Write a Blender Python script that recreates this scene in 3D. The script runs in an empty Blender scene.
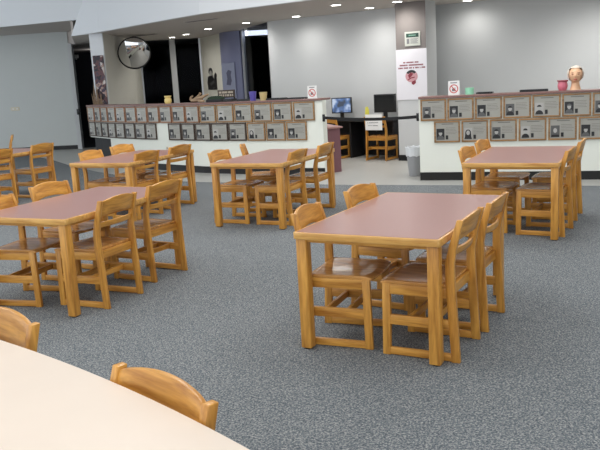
import bpy, bmesh, math, random
from math import sin, cos, pi, radians
from mathutils import Vector, Matrix
random.seed(7)
sc = bpy.context.scene
COL = sc.collection

# ------------------------------------------------------------------ materials
def s2l(c):
    return tuple(((v/255)/12.92 if v/255 <= .04045 else (((v/255)+.055)/1.055)**2.4) for v in c) + (1,)
def newmat(name):
    m = bpy.data.materials.new(name); m.use_nodes = True
    nt = m.node_tree; b = nt.nodes['Principled BSDF']
    return m, nt, b
def plain(name, rgb, rough=.6, spec=.5, metal=0, noise=0, nscale=20, emit=None, estr=0, bump=0):
    m, nt, b = newmat(name)
    b.inputs['Base Color'].default_value = s2l(rgb)
    b.inputs['Roughness'].default_value = rough
    b.inputs['Specular IOR Level'].default_value = spec
    b.inputs['Metallic'].default_value = metal
    if noise or bump:
        tc = nt.nodes.new('ShaderNodeTexCoord'); n = nt.nodes.new('ShaderNodeTexNoise')
        n.inputs['Scale'].default_value = nscale; n.inputs['Detail'].default_value = 5
        nt.links.new(tc.outputs['Object'], n.inputs['Vector'])
        if noise:
            r = nt.nodes.new('ShaderNodeMapRange'); r.inputs[3].default_value = 1-noise; r.inputs[4].default_value = 1+noise
            nt.links.new(n.outputs['Fac'], r.inputs[0])
            mx = nt.nodes.new('ShaderNodeVectorMath'); mx.operation = 'SCALE'
            mx.inputs[0].default_value = s2l(rgb)[:3]
            nt.links.new(r.outputs[0], mx.inputs['Scale']); nt.links.new(mx.outputs[0], b.inputs['Base Color'])
        if bump:
            bp = nt.nodes.new('ShaderNodeBump'); bp.inputs['Strength'].default_value = bump; bp.inputs['Distance'].default_value = .003
            nt.links.new(n.outputs['Fac'], bp.inputs['Height']); nt.links.new(bp.outputs[0], b.inputs['Normal'])
    if emit:
        b.inputs['Emission Color'].default_value = s2l(emit); b.inputs['Emission Strength'].default_value = estr
    return m
def wood(name, a, c, rough=.32, axis='x', scale=9, coord='Object'):
    m, nt, b = newmat(name)
    tc = nt.nodes.new('ShaderNodeTexCoord'); mp = nt.nodes.new('ShaderNodeMapping')
    st = {'x': (1.2, 12, 12), 'y': (12, 1.2, 12), 'z': (12, 12, 1.2)}[axis]
    mp.inputs['Scale'].default_value = st
    nt.links.new(tc.outputs[coord], mp.inputs['Vector'])
    oi = nt.nodes.new('ShaderNodeObjectInfo')
    ad = nt.nodes.new('ShaderNodeVectorMath'); ad.operation = 'ADD'
    sc_ = nt.nodes.new('ShaderNodeVectorMath'); sc_.operation = 'SCALE'; sc_.inputs[0].default_value = (7, 5, 3)
    nt.links.new(oi.outputs['Random'], sc_.inputs['Scale'])
    nt.links.new(mp.outputs[0], ad.inputs[0]); nt.links.new(sc_.outputs[0], ad.inputs[1])
    n = nt.nodes.new('ShaderNodeTexNoise'); n.inputs['Scale'].default_value = 2.2; n.inputs['Detail'].default_value = 6; n.inputs['Distortion'].default_value = .6
    nt.links.new(ad.outputs[0], n.inputs['Vector'])
    n2 = nt.nodes.new('ShaderNodeTexNoise'); n2.inputs['Scale'].default_value = scale; n2.inputs['Detail'].default_value = 3
    nt.links.new(ad.outputs[0], n2.inputs['Vector'])
    mx = nt.nodes.new('ShaderNodeMath'); mx.operation = 'MULTIPLY_ADD'; mx.inputs[1].default_value = .35
    nt.links.new(n2.outputs['Fac'], mx.inputs[0]); nt.links.new(n.outputs['Fac'], mx.inputs[2])
    cr = nt.nodes.new('ShaderNodeValToRGB')
    cr.color_ramp.elements[0].position = .42; cr.color_ramp.elements[0].color = s2l(a)
    cr.color_ramp.elements[1].position = .86; cr.color_ramp.elements[1].color = s2l(c)
    nt.links.new(mx.outputs[0], cr.inputs[0]); nt.links.new(cr.outputs[0], b.inputs['Base Color'])
    b.inputs['Roughness'].default_value = rough
    return m
M = {}
OAK_D, OAK_L = (166, 106, 38), (224, 164, 76)
M['oak_x'] = wood('oak_x', OAK_D, OAK_L, .34, 'x')
M['oak_y'] = wood('oak_y', OAK_D, OAK_L, .34, 'y')
M['oak_z'] = wood('oak_z', OAK_D, OAK_L, .34, 'z')
M['oak_seat'] = wood('oak_seat', (158, 104, 50), (214, 156, 86), .16, 'x')
M['oak_edge'] = wood('oak_edge', (190, 132, 62), (236, 186, 108), .32, 'x')
M['oak_dark'] = wood('oak_dark', (70, 42, 20), (120, 78, 38), .5, 'x')
M['plaque_wood'] = wood('plaque_wood', (104, 76, 46), (170, 130, 84), .45, 'x')
M['plaque_wood_warm'] = wood('plaque_wood_warm', (110, 70, 44), (158, 110, 76), .45, 'x')
M['plaque_wood_dark'] = wood('plaque_wood_dark', (44, 34, 28), (78, 60, 46), .45, 'x')
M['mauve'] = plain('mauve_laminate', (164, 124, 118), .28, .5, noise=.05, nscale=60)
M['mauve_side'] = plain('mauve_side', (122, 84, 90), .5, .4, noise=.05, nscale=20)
M['cream'] = plain('cream_laminate', (232, 217, 202), .42, .4, noise=.03, nscale=6)
M['glide'] = plain('black_rubber', (14, 14, 14), .6)
M['black'] = plain('black_plastic', (16, 16, 18), .35)
M['black_base'] = plain('black_rubber_baseboard', (12, 12, 13), .5, noise=.1)
M['screen'] = plain('dark_screen', (14, 17, 22), .12, .6)
M['white_panel'] = plain('white_panel', (232, 235, 226), .6, .3, noise=.02, nscale=4)
M['wall_grey'] = plain('wall_grey_paint', (203, 205, 206), .75, .25, noise=.015, nscale=3, bump=.1)
M['wall_greyL'] = plain('wall_light_grey_paint', (202, 206, 204), .75, .25, noise=.015, nscale=3, bump=.1)
M['offwhite'] = plain('offwhite_paint', (220, 218, 208), .75, .25, noise=.02, nscale=3)
M['fascia'] = plain('fascia_paint', (228, 231, 234), .8, .2, noise=.01, nscale=2)
M['soffit'] = plain('soffit_paint', (198, 191, 185), .85, .15, noise=.015, nscale=3)
M['taupe'] = plain('taupe_tone', (128, 122, 120), .8, .2, noise=.02, nscale=5)
M['bluegrey'] = plain('blue_grey_panel', (122, 126, 156), .45, .4, noise=.02, nscale=3)
M['dark_room'] = plain('unlit_room_tone', (46, 48, 56), .8, .2, noise=.1, nscale=3)  # darkness of the unlit rooms put into their surface colour
M['shelf_dark'] = plain('dark_shelving', (22, 22, 26), .6, noise=.2)
M['cap'] = plain('brown_mauve_cap', (132, 100, 94), .4, .4, noise=.05, nscale=30)
M['plate'] = plain('engraved_plate', (164, 162, 154), .4, .4, metal=.25, noise=.04, nscale=15)
M['photo_d'] = plain('photo_dark', (34, 34, 36), .35)
M['photo_m'] = plain('photo_grey', (92, 92, 92), .35)
M['photo_l'] = plain('photo_pale', (176, 174, 170), .35)
M['ink'] = plain('engraved_ink', (104, 103, 99), .5)
M['paper'] = plain('white_paper', (238, 238, 236), .6, noise=.01)
M['poster_white'] = plain('poster_white', (226, 224, 230), .6, noise=.02, nscale=8)
M['red'] = plain('red_print', (200, 70, 66), .5)
M['maroon'] = plain('maroon_print', (132, 44, 58), .5)
M['pink_print'] = plain('pink_print', (200, 150, 156), .5)
M['grey_ink'] = plain('grey_ink', (120, 120, 124), .5)
M['green_dark'] = plain('green_header', (28, 62, 52), .4)
M['mint'] = plain('mint_ceramic', (150, 214, 180), .35)
M['pink'] = plain('pink_ceramic', (214, 118, 136), .3, noise=.12, nscale=30)
M['purple'] = plain('purple_ceramic', (86, 78, 160), .35)
M['tan'] = plain('tan_ceramic', (192, 172, 120), .4)
M['yellow_jar'] = plain('cream_yellow_ceramic', (232, 206, 130), .35)
M['skin'] = plain('mannequin_skin', (236, 190, 152), .45)
M['skin_pale'] = plain('mannequin_cap', (240, 226, 210), .5)
M['brown_paint'] = plain('painted_features', (150, 88, 66), .5)
M['driftwood'] = wood('driftwood', (112, 88, 66), (186, 160, 130), .7, 'x')
M['yellow'] = plain('yellow_paper', (226, 218, 90), .55)
M['bin'] = plain('grey_plastic_bin', (158, 160, 164), .45)
M['bag'] = plain('white_bin_liner', (222, 226, 230), .3, bump=.6, nscale=25)
M['alu'] = plain('aluminium', (190, 192, 196), .35, metal=.7)
M['lamp_on'] = plain('lamp_lens_lit', (255, 255, 250), .4, emit=(255, 252, 244), estr=14)
M['trim_white'] = plain('lamp_trim', (220, 220, 216), .5)
M['tile_white'] = plain('high_ceiling', (220, 222, 222), .8)
M['mirror'] = plain('mirror_glass', (226, 226, 226), .03, metal=1.0)
M['greenplant'] = plain('dark_green_felt', (38, 56, 40), .8, noise=.2)
M['belt'] = plain('black_belt_webbing', (12, 12, 14), .7)
M['socket'] = plain('ivory_plastic', (214, 206, 184), .5)
def glass():
    m, nt, b = newmat('tinted_window_glass')
    for n in list(nt.nodes):
        if n.type == 'BSDF_PRINCIPLED': nt.nodes.remove(n)
    out = [n for n in nt.nodes if n.type == 'OUTPUT_MATERIAL'][0]
    t = nt.nodes.new('ShaderNodeBsdfTransparent'); t.inputs[0].default_value = (.6, .62, .66, 1)
    g = nt.nodes.new('ShaderNodeBsdfGlossy'); g.inputs['Roughness'].default_value = .04; g.inputs[0].default_value = (.7, .7, .7, 1)
    f = nt.nodes.new('ShaderNodeFresnel'); f.inputs[0].default_value = 1.12
    x = nt.nodes.new('ShaderNodeMixShader')
    ge = nt.nodes.new('ShaderNodeNewGeometry'); mm = nt.nodes.new('ShaderNodeMath'); mm.operation = 'SUBTRACT'; mm.use_clamp = True
    nt.links.new(f.outputs[0], mm.inputs[0]); nt.links.new(ge.outputs['Backfacing'], mm.inputs[1])
    nt.links.new(mm.outputs[0], x.inputs[0]); nt.links.new(t.outputs[0], x.inputs[1]); nt.links.new(g.outputs[0], x.inputs[2])
    nt.links.new(x.outputs[0], out.inputs[0]); return m
M['glass'] = glass()
def carpet():
    m, nt, b = newmat('blue_grey_loop_carpet')
    tc = nt.nodes.new('ShaderNodeTexCoord')
    def noise(s, d):
        n = nt.nodes.new('ShaderNodeTexNoise'); n.inputs['Scale'].default_value = s; n.inputs['Detail'].default_value = d
        nt.links.new(tc.outputs['Object'], n.inputs['Vector']); return n
    n1 = noise(95, 6); n1.inputs['Roughness'].default_value = .75; n2 = noise(1.3, 4)
    cr = nt.nodes.new('ShaderNodeValToRGB'); e = cr.color_ramp.elements
    e[0].position = .38; e[0].color = s2l((68, 76, 84)); e[1].position = .62; e[1].color = s2l((172, 172, 168))
    k = cr.color_ramp.elements.new(.5); k.color = s2l((110, 116, 121))
    nt.links.new(n1.outputs['Fac'], cr.inputs[0])
    r = nt.nodes.new('ShaderNodeMapRange'); r.inputs[3].default_value = .9; r.inputs[4].default_value = 1.1
    nt.links.new(n2.outputs['Fac'], r.inputs[0])
    v = nt.nodes.new('ShaderNodeVectorMath'); v.operation = 'SCALE'
    nt.links.new(cr.outputs[0], v.inputs[0]); nt.links.new(r.outputs[0], v.inputs['Scale'])
    nt.links.new(v.outputs[0], b.inputs['Base Color'])
    bp = nt.nodes.new('ShaderNodeBump'); bp.inputs['Strength'].default_value = .6; bp.inputs['Distance'].default_value = .006
    nt.links.new(n1.outputs['Fac'], bp.inputs['Height']); nt.links.new(bp.outputs[0], b.inputs['Normal'])
    b.inputs['Roughness'].default_value = .95; b.inputs['Specular IOR Level'].default_value = .1
    return m
M['carpet'] = carpet()
M['lino'] = plain('pale_grey_floor_tile', (172, 172, 168), .35, .4, noise=.04, nscale=1.5)
def collage():
    m, nt, b = newmat('photo_collage')
    tc = nt.nodes.new('ShaderNodeTexCoord')
    n = nt.nodes.new('ShaderNodeTexVoronoi'); n.inputs['Scale'].default_value = 6.5
    w = nt.nodes.new('ShaderNodeTexNoise'); w.inputs['Scale'].default_value = 9; w.inputs['Detail'].default_value = 4
    nt.links.new(tc.outputs['Object'], n.inputs['Vector']); nt.links.new(tc.outputs['Object'], w.inputs['Vector'])
    mx = nt.nodes.new('ShaderNodeMath'); mx.operation = 'MULTIPLY_ADD'; mx.inputs[1].default_value = .6
    sp = nt.nodes.new('ShaderNodeSeparateColor'); nt.links.new(n.outputs['Color'], sp.inputs[0])
    nt.links.new(sp.outputs[0], mx.inputs[0]); nt.links.new(w.outputs['Fac'], mx.inputs[2])
    cr = nt.nodes.new('ShaderNodeValToRGB'); cr.color_ramp.interpolation = 'CONSTANT'
    e = cr.color_ramp.elements; e[0].position = 0; e[0].color = s2l((40, 32, 42)); e[1].position = .6; e[1].color = s2l((96, 56, 58))
    for p_, c_ in ((.72, (66, 52, 70)), (.85, (170, 140, 130)), (.97, (52, 40, 44)), (1.0, (206, 196, 190))):
        q = e.new(p_); q.color = s2l(c_)
    nt.links.new(mx.outputs[0], cr.inputs[0]); nt.links.new(cr.outputs[0], b.inputs['Base Color'])
    return m
M['collage'] = collage()
def skyscreen():
    m, nt, b = newmat('screen_showing_sky')
    tc = nt.nodes.new('ShaderNodeTexCoord'); n = nt.nodes.new('ShaderNodeTexNoise'); n.inputs['Scale'].default_value = 4.5
    nt.links.new(tc.outputs['Object'], n.inputs['Vector'])
    cr = nt.nodes.new('ShaderNodeValToRGB'); e = cr.color_ramp.elements
    e[0].position = .42; e[0].color = s2l((70, 78, 94)); e[1].position = .62; e[1].color = s2l((190, 204, 226))
    q = e.new(.52); q.color = s2l((92, 120, 170))
    nt.links.new(n.outputs['Fac'], cr.inputs[0])
    nt.links.new(cr.outputs[0], b.inputs['Base Color']); nt.links.new(cr.outputs[0], b.inputs['Emission Color'])
    b.inputs['Emission Strength'].default_value = .35; b.inputs['Roughness'].default_value = .2
    return m
M['sky_screen'] = skyscreen()

# ------------------------------------------------------------------ helpers
def box(bm, x0, x1, y0, y1, z0, z1):
    vs = [bm.verts.new((x, y, z)) for x in (x0, x1) for y in (y0, y1) for z in (z0, z1)]
    for f in ((0, 1, 3, 2), (4, 6, 7, 5), (0, 4, 5, 1), (2, 3, 7, 6), (0, 2, 6, 4), (1, 5, 7, 3)):
        bm.faces.new([vs[i] for i in f])
def prism(bm, pts, z0, z1):
    """vertical prism over a 2D outline"""
    a = [bm.verts.new((x, y, z0)) for x, y in pts]; b = [bm.verts.new((x, y, z1)) for x, y in pts]
    n = len(pts)
    for i in range(n): bm.faces.new((a[i], a[(i+1) % n], b[(i+1) % n], b[i]))
    bm.faces.new(a[::-1]); bm.faces.new(b)
def prism_y(bm, pts, y0, y1):
    """outline in xz, extruded along y"""
    a = [bm.verts.new((x, y0, z)) for x, z in pts]; b = [bm.verts.new((x, y1, z)) for x, z in pts]
    n = len(pts)
    for i in range(n): bm.faces.new((a[i], a[(i+1) % n], b[(i+1) % n], b[i]))
    bm.faces.new(a[::-1]); bm.faces.new(b)
def lathe(bm, prof, n=24, c=(0, 0), cap=True):
    rings = []
    for r, z in prof:
        rings.append([bm.verts.new((c[0]+r*cos(2*pi*i/n), c[1]+r*sin(2*pi*i/n), z)) for i in range(n)])
    for a, b in zip(rings, rings[1:]):
        for i in range(n): bm.faces.new((a[i], a[(i+1) % n], b[(i+1) % n], b[i]))
    if cap:
        bm.faces.new(rings[0][::-1]); bm.faces.new(rings[-1])
def ribbon(bm, pts, t, z0, z1, closed=False):
    """wall of thickness t following a plan polyline, t to the left of travel"""
    n = len(pts); off = []
    for i in range(n):
        d = Vector((0, 0))
        if i > 0: d += (Vector(pts[i])-Vector(pts[i-1])).normalized()
        if i < n-1: d += (Vector(pts[i+1])-Vector(pts[i])).normalized()
        d.normalize(); off.append(Vector((-d.y, d.x)))
    A = [[bm.verts.new((p[0], p[1], z)) for z in (z0, z1)] for p in pts]
    B = [[bm.verts.new((p[0]+o.x*t, p[1]+o.y*t, z)) for z in (z0, z1)] for p, o in zip(pts, off)]
    for i in range(n-1):
        a, b, c, d = A[i], A[i+1], B[i], B[i+1]
        bm.faces.new((a[0], b[0], b[1], a[1])); bm.faces.new((d[0], c[0], c[1], d[1]))
        bm.faces.new((a[1], b[1], d[1], c[1])); bm.faces.new((b[0], a[0], c[0], d[0]))
    bm.faces.new((A[0][0], A[0][1], B[0][1], B[0][0])); bm.faces.new((A[-1][1], A[-1][0], B[-1][0], B[-1][1]))
def offset_poly(pts, d):
    out = []
    n = len(pts)
    for i in range(n):
        v = Vector((0, 0))
        if i > 0: v += (Vector(pts[i])-Vector(pts[i-1])).normalized()
        if i < n-1: v += (Vector(pts[i+1])-Vector(pts[i])).normalized()
        v.normalize(); out.append((pts[i][0]-v.y*d, pts[i][1]+v.x*d))
    return out
def tube(bm, pts, r, n=8):
    rings = []
    for i, p in enumerate(pts):
        p = Vector(p)
        d = (Vector(pts[min(i+1, len(pts)-1)])-Vector(pts[max(i-1, 0)])).normalized()
        u = d.cross(Vector((0, 0, 1)));  u = u.normalized() if u.length > 1e-4 else Vector((1, 0, 0)); v = d.cross(u)
        rr = r[i] if isinstance(r, (list, tuple)) else r
        rings.append([bm.verts.new(p+u*rr*cos(2*pi*k/n)+v*rr*sin(2*pi*k/n)) for k in range(n)])
    for a, b in zip(rings, rings[1:]):
        for i in range(n): bm.faces.new((a[i], a[(i+1) % n], b[(i+1) % n], b[i]))
    bm.faces.new(rings[0][::-1]); bm.faces.new(rings[-1])
def board(bm, y0, y1, n, fx, fz0, fz1, th, rows=4):
    """curved upright board: t in [-1,1] across, centre-line x = fx(t, z)"""
    F, Bk = [], []
    for i in range(n+1):
        t = -1+2*i/n; y = y0+(y1-y0)*i/n; a, b = fz0(t), fz1(t); F.append([]); Bk.append([])
        for j in range(rows+1):
            z = a+(b-a)*j/rows; x = fx(t, z)
            F[-1].append(bm.verts.new((x-th/2, y, z))); Bk[-1].append(bm.verts.new((x+th/2, y, z)))
    for i in range(n):
        for j in range(rows):
            bm.faces.new((F[i][j], F[i][j+1], F[i+1][j+1], F[i+1][j])); bm.faces.new((Bk[i][j], Bk[i+1][j], Bk[i+1][j+1], Bk[i][j+1]))
        bm.faces.new((F[i][rows], Bk[i][rows], Bk[i+1][rows], F[i+1][rows])); bm.faces.new((F[i][0], F[i+1][0], Bk[i+1][0], Bk[i][0]))
    for i in (0, n):
        for j in range(rows):
            q = (F[i][j], Bk[i][j], Bk[i][j+1], F[i][j+1]); bm.faces.new(q if i == 0 else q[::-1])
def ellipsoid(bm, c, r, seg=20, rings=14, fn=None):
    res = bmesh.ops.create_uvsphere(bm, u_segments=seg, v_segments=rings, radius=1)
    for v in res['verts']:
        p = Vector((v.co.x*r[0], v.co.y*r[1], v.co.z*r[2]))
        if fn: p = fn(v.co.copy(), p)
        v.co = p+Vector(c)
def obj(name, bm, mat, parent=None, bevel=0, seg=2, smooth=False, loc=None, rotz=None):
    bmesh.ops.recalc_face_normals(bm, faces=bm.faces)
    if bevel:
        es = [e for e in bm.edges if len(e.link_faces) == 2 and e.calc_face_angle(0) > radians(35)]
        bmesh.ops.bevel(bm, geom=es, offset=bevel, segments=seg, affect='EDGES', clamp_overlap=True, profile=.5)
    me = bpy.data.meshes.new(name); bm.to_mesh(me); bm.free()
    me.materials.append(mat)
    if smooth or bevel:
        me.polygons.foreach_set('use_smooth', [True]*len(me.polygons))
        me.set_sharp_from_angle(angle=radians(38))
    o = bpy.data.objects.new(name, me); COL.objects.link(o)
    if parent: o.parent = parent
    if loc is not None: o.location = loc
    if rotz is not None: o.rotation_euler = (0, 0, rotz)
    return o
def B(): return bmesh.new()
def tag(o, label, cat, group=None):
    o['label'] = label; o['category'] = cat
    if group: o['group'] = group
    return o
def thing(name, label, cat, loc=(0, 0, 0), rotz=0, group=None):
    o = bpy.data.objects.new(name, None); COL.objects.link(o); o.empty_display_size = .1
    o.location = loc; o.rotation_euler = (0, 0, rotz)
    return tag(o, label, cat, group)
def struct(name, bm, m, **k):
    o = obj(name, bm, m, **k); o['kind'] = 'structure'; return o
def dup(root, loc, rotz, label, group=None):
    r = root.copy(); COL.objects.link(r); r.location = loc; r.rotation_euler = (0, 0, rotz)
    r['label'] = label
    if group: r['group'] = group
    for ch in list(root.children):
        c = ch.copy(); COL.objects.link(c); c.parent = r
        for g in list(ch.children):
            d = g.copy(); COL.objects.link(d); d.parent = c
    return r

# ------------------------------------------------------------------ camera
FP, PITCH, ROLL, HC = 762.1, .1925, -.0555, 1.694
PARAMS_CAM = None
cp_, sp_ = cos(PITCH), sin(PITCH)
Fv = Vector((0, cp_, -sp_)); Rv = Vector((1, 0, 0)); Uv = Vector((0, sp_, cp_))
R2 = Rv*cos(ROLL)+Uv*sin(ROLL); U2 = -Rv*sin(ROLL)+Uv*cos(ROLL)
cam = bpy.data.cameras.new('camera'); co = bpy.data.objects.new('camera', cam); COL.objects.link(co)
mw = Matrix.Identity(4)
for i in range(3):
    mw[i][0] = R2[i]; mw[i][1] = U2[i]; mw[i][2] = -Fv[i]
mw[0][3], mw[1][3], mw[2][3] = 0, 0, HC
co.matrix_world = mw
cam.sensor_width = 36; cam.lens = FP/600*36; cam.clip_start = .05; cam.clip_end = 200
sc.camera = co

# ------------------------------------------------------------------ room shell
ZS = 2.92       # low ceiling
ZH = 5.2       # high reading-room ceiling
bm = B(); box(bm, -14, 12, -6, 30, -.1, 0)
struct('floor', bm, M['lino'])
# carpet lies on the floor up to a curved edge
edge = [(-14, 23.5), (-7.9, 22.0), (-7.2, 20.6), (-6.1, 19.0), (-5.0, 17.0), (-4.1, 15.6), (-3.2, 14.4), (-2.5, 13.6), (-1.68, 13.05), (-.5, 12.42), (.81, 11.70), (2.3, 11.08), (4.12, 10.3), (7.5, 8.8), (12, 6.9)]
bm = B(); prism(bm, [(-14, -6)]+edge[:0]+[(12, -6)]+edge[::-1], 0, .002)
struct('floor_carpet', bm, M['carpet'])

FB = [(-5.14, 18.6), (-4.27, 17.75), (-2.9, 16.05), (-1.61, 14.5), (.4, 13.0), (2.6, 11.75), (7.0, 9.5), (12, 7.0)]
bm = B(); prism(bm, FB+[(12, 24), (8, 30), (-9.5, 30), (-6.35, 22.1), (-5.98, 21.9)], ZS, ZS+.15)
struct('ceiling_low', bm, M['soffit'])
bm = B(); ribbon(bm, [(x, y) for x, y in offset_poly(FB, -.02)], .12, ZS-.004, ZH)
for v in bm.verts:
    if v.co.z > ZS+1 and v.co.x < -4.9: v.co.x += 1.5; v.co.y -= 1.5
struct('wall_bulkhead', bm, M['fascia'])
FA = [(-14, 22.1), (-9.5, 20.28), (-7.05, 19.27), (-4.88, 18.41), (-3.6, 17.9)]
bm = B(); ribbon(bm, FA, .12, 3.27, ZH)
struct('wall_bulkhead_left', bm, M['fascia'])
bm = B(); prism(bm, [(-14, 22.2), (-9.5, 20.4), (-7.05, 19.38), (-4.85, 18.50), (-3.6, 18.0), (-3.6, 24), (-14, 24)], 3.27, 3.39)
struct('ceiling_left', bm, M['soffit'])
bm = B(); ribbon(bm, [(-5.14, 18.60), (-5.99, 21.88), (-6.35, 22.05)], -.06, ZS-.003, 3.268)
struct('trim_1', bm, M['soffit'])
# left wall
LW = [(-14, 22.75), (-8.5, 22.2), (-6.2, 21.95)]
bm = B(); ribbon(bm, LW, .15, 0, 3.3); struct('wall_left', bm, M['wall_greyL'])
bm = B(); ribbon(bm, offset_poly(LW, -.015), .015, 0, .11); struct('baseboard_left', bm, M['black_base'])
bm = B(); box(bm, -6.22, -6.1, 21.9, 22.12, 0, 2.95); struct('trim_2', bm, M['wall_grey'])
# dark hallway beyond the left wall
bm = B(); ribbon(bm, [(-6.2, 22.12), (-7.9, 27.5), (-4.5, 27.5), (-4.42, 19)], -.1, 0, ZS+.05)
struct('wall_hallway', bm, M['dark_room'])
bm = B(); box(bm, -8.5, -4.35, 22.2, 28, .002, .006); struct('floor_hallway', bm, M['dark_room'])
# column end and side wall carrying the mirror
bm = B(); prism(bm, [(-4.63, 18.27), (-4.30, 18.15), (-4.28, 22.3), (-4.42, 22.3)], 0, ZS)
struct('wall_column_left', bm, M['offwhite'])
bm = B(); prism(bm, [(-4.65, 18.255), (-4.31, 18.125), (-4.307, 18.15), (-4.645, 18.28)], 0, ZS)
struct('trim_3', bm, M['fascia'])
# dark windows
def window(name, pts, z0, z1, mull=()):
    a, b = Vector(pts[0]), Vector(pts[1])
    root = bpy.data.objects.new(name, None); COL.objects.link(root); root['kind'] = 'structure'
    d = (b-a); L = d.length; root.location = (a.x, a.y, 0); root.rotation_euler = (0, 0, math.atan2(d.y, d.x))
    bm = B(); box(bm, 0, L, .03, .04, z0, z1); obj('window_glass', bm, M['glass'], root)
    bm = B()
    for x0, x1 in ((0, .05), (L-.05, L)): box(bm, x0, x1, 0, .08, z0, z1)
    box(bm, .05, L-.05, 0, .08, z0, z0+.06)
    obj('window_frame', bm, M['alu'], root)
    for m_ in mull:
        bm = B(); box(bm, m_, m_+.16, -.03, .1, z0, z1); obj('mullion', bm, M['wall_grey'], root)
    return root
window('window_1', [(-4.29, 22.25), (-2.56, 22.4)], .9, ZS-.001, (.86,))
bm = B(); ribbon(bm, [(-4.29, 22.25), (-2.56, 22.4)], .15, 0, .9); struct('wall_back_sill', bm, M['wall_grey'])
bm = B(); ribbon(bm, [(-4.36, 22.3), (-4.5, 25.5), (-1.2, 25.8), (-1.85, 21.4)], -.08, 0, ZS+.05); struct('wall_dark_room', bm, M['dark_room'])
bm = B(); ribbon(bm, [(-2.56, 22.4), (-1.86, 20.8)], .1, 0, ZS); struct('wall_white', bm, M['offwhite'])
# blue-grey curved column cover
bm = B()
arc = [(-1.86, 20.8), (-1.8, 20.5), (-1.68, 20.28), (-1.5, 20.12), (-1.28, 20.05), (-1.20, 20.2), (-1.3, 20.8)]
prism(bm, arc, 0, ZS); struct('wall_column_curved', bm, M['bluegrey'], smooth=True)
bm = B(); box(bm, -1.235, -1.165, 20.0, 20.2, 0, ZS); struct('trim_4', bm, M['fascia'])
window('window_2', [(-1.2, 19.55), (-.47, 17.5)], 1.15, ZS-.001)
bm = B(); ribbon(bm, [(-1.2, 19.55), (-.47, 17.5)], .12, 0, 1.15); struct('wall_sill', bm, M['wall_grey'])
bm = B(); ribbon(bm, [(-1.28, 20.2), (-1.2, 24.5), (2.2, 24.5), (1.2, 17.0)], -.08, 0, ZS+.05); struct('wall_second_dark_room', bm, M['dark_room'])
# back walls
BW = [(-.47, 17.42), (2.75, 15.06)]
bm = B(); ribbon(bm, BW, .15, 0, ZS); struct('wall_back', bm, M['wall_grey'])
bm = B(); ribbon(bm, offset_poly(BW, -.015), .015, 0, .11); struct('baseboard_back', bm, M['black_base'])
BR = [(2.6, 15.73), (8.3, 12.2), (12, 10)]
bm = B(); ribbon(bm, BR, .15, 0, ZS); struct('wall_right', bm, M['wall_grey'])
# column with poster
CD = Vector((.83, -.56)).normalized(); CN = Vector((.56, .83)).normalized(); C0 = Vector((1.98, 14.6))
def colpt(a, b): v = C0+CD*a+CN*b; return (v.x, v.y)
bm = B(); prism(bm, [colpt(0, 0), colpt(.61, 0), colpt(.61, .42), colpt(0, .42)], 0, ZS); struct('wall_column', bm, M['wall_grey'])
bm = B(); prism(bm, [colpt(0.0, -.006), colpt(.605, -.006), colpt(.605, 0.001), colpt(0.0, 0.001)], 2.07, ZS); struct('trim_5', bm, M['taupe'])  # darker taupe band on the column front above the poster
bm = B(); prism(bm, [colpt(-.012, -.012), colpt(.622, -.012), colpt(.622, .43), colpt(-.012, .43)], 0, .11); struct('baseboard_column', bm, M['black_base'])
# high ceiling, far side walls of the reading room
bm = B(); box(bm, -14, 12, -6, 24, ZH, ZH+.1); struct('ceiling', bm, M['tile_white'])
bm = B(); box(bm, 11.9, 12, -6, 10, 0, ZH); struct('wall_east', bm, M['wall_grey'])

# ------------------------------------------------------------------ lamps
DL = [(-3.17, 21.2), (-2.66, 20.25), (-1.92, 18.63), (-.94, 17.37), (.16, 16.3), (.86, 14.17), (1.57, 15.2), (1.97, 14.2), (3.36, 14.75)]
DLN = ['before the dark window beyond the round mirror', 'second behind the curved soffit edge by the dark window', 'above the white wall with the black silhouette poster',
       'above the blue grey curved column', 'above the left end of the grey back wall', 'nearest the white bulkhead edge, highest of the left group',
       'above the computer desk', 'just left of the poster column', 'right of the poster column']
first = None
SPOT = [45, 45, 60, 80, 45, 120, 65, 70, 36]
for i, (x, y) in enumerate(DL):
    lab = 'lit round recessed downlight '+DLN[i]
    if first is None:
        first = thing('downlight', lab, 'ceiling light', (x, y, ZS), 0, 'recessed downlights in the low ceiling')
        bm = B(); lathe(bm, [(.085, -.012), (.085, -.002)], 24); obj('lens', bm, M['lamp_on'], first)
        bm = B(); lathe(bm, [(.085, -.014), (.11, -.010), (.112, 0), (.085, 0), (.085, -.014)], 24, cap=False); obj('trim_ring', bm, M['trim_white'], first)
    else: dup(first, (x, y, ZS), 0, lab)
    L = bpy.data.lights.new('downlight_bulb', 'SPOT'); L.energy = SPOT[i]; L.spot_size = radians(172); L.spot_blend = 1; L.shadow_soft_size = .15; L.color = (1, .97, .92)
    o = bpy.data.objects.new('downlight_bulb', L); COL.objects.link(o); o.location = (x, y, ZS-.03)
L = bpy.data.lights.new('hallway_fill', 'POINT'); L.energy = 6; L.shadow_soft_size = .15  # added fill light without a fixture, lifts the unlit hallway
o = bpy.data.objects.new('hallway_fill', L); COL.objects.link(o); o.location = (-6.3, 25.5, 2.75)
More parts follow.
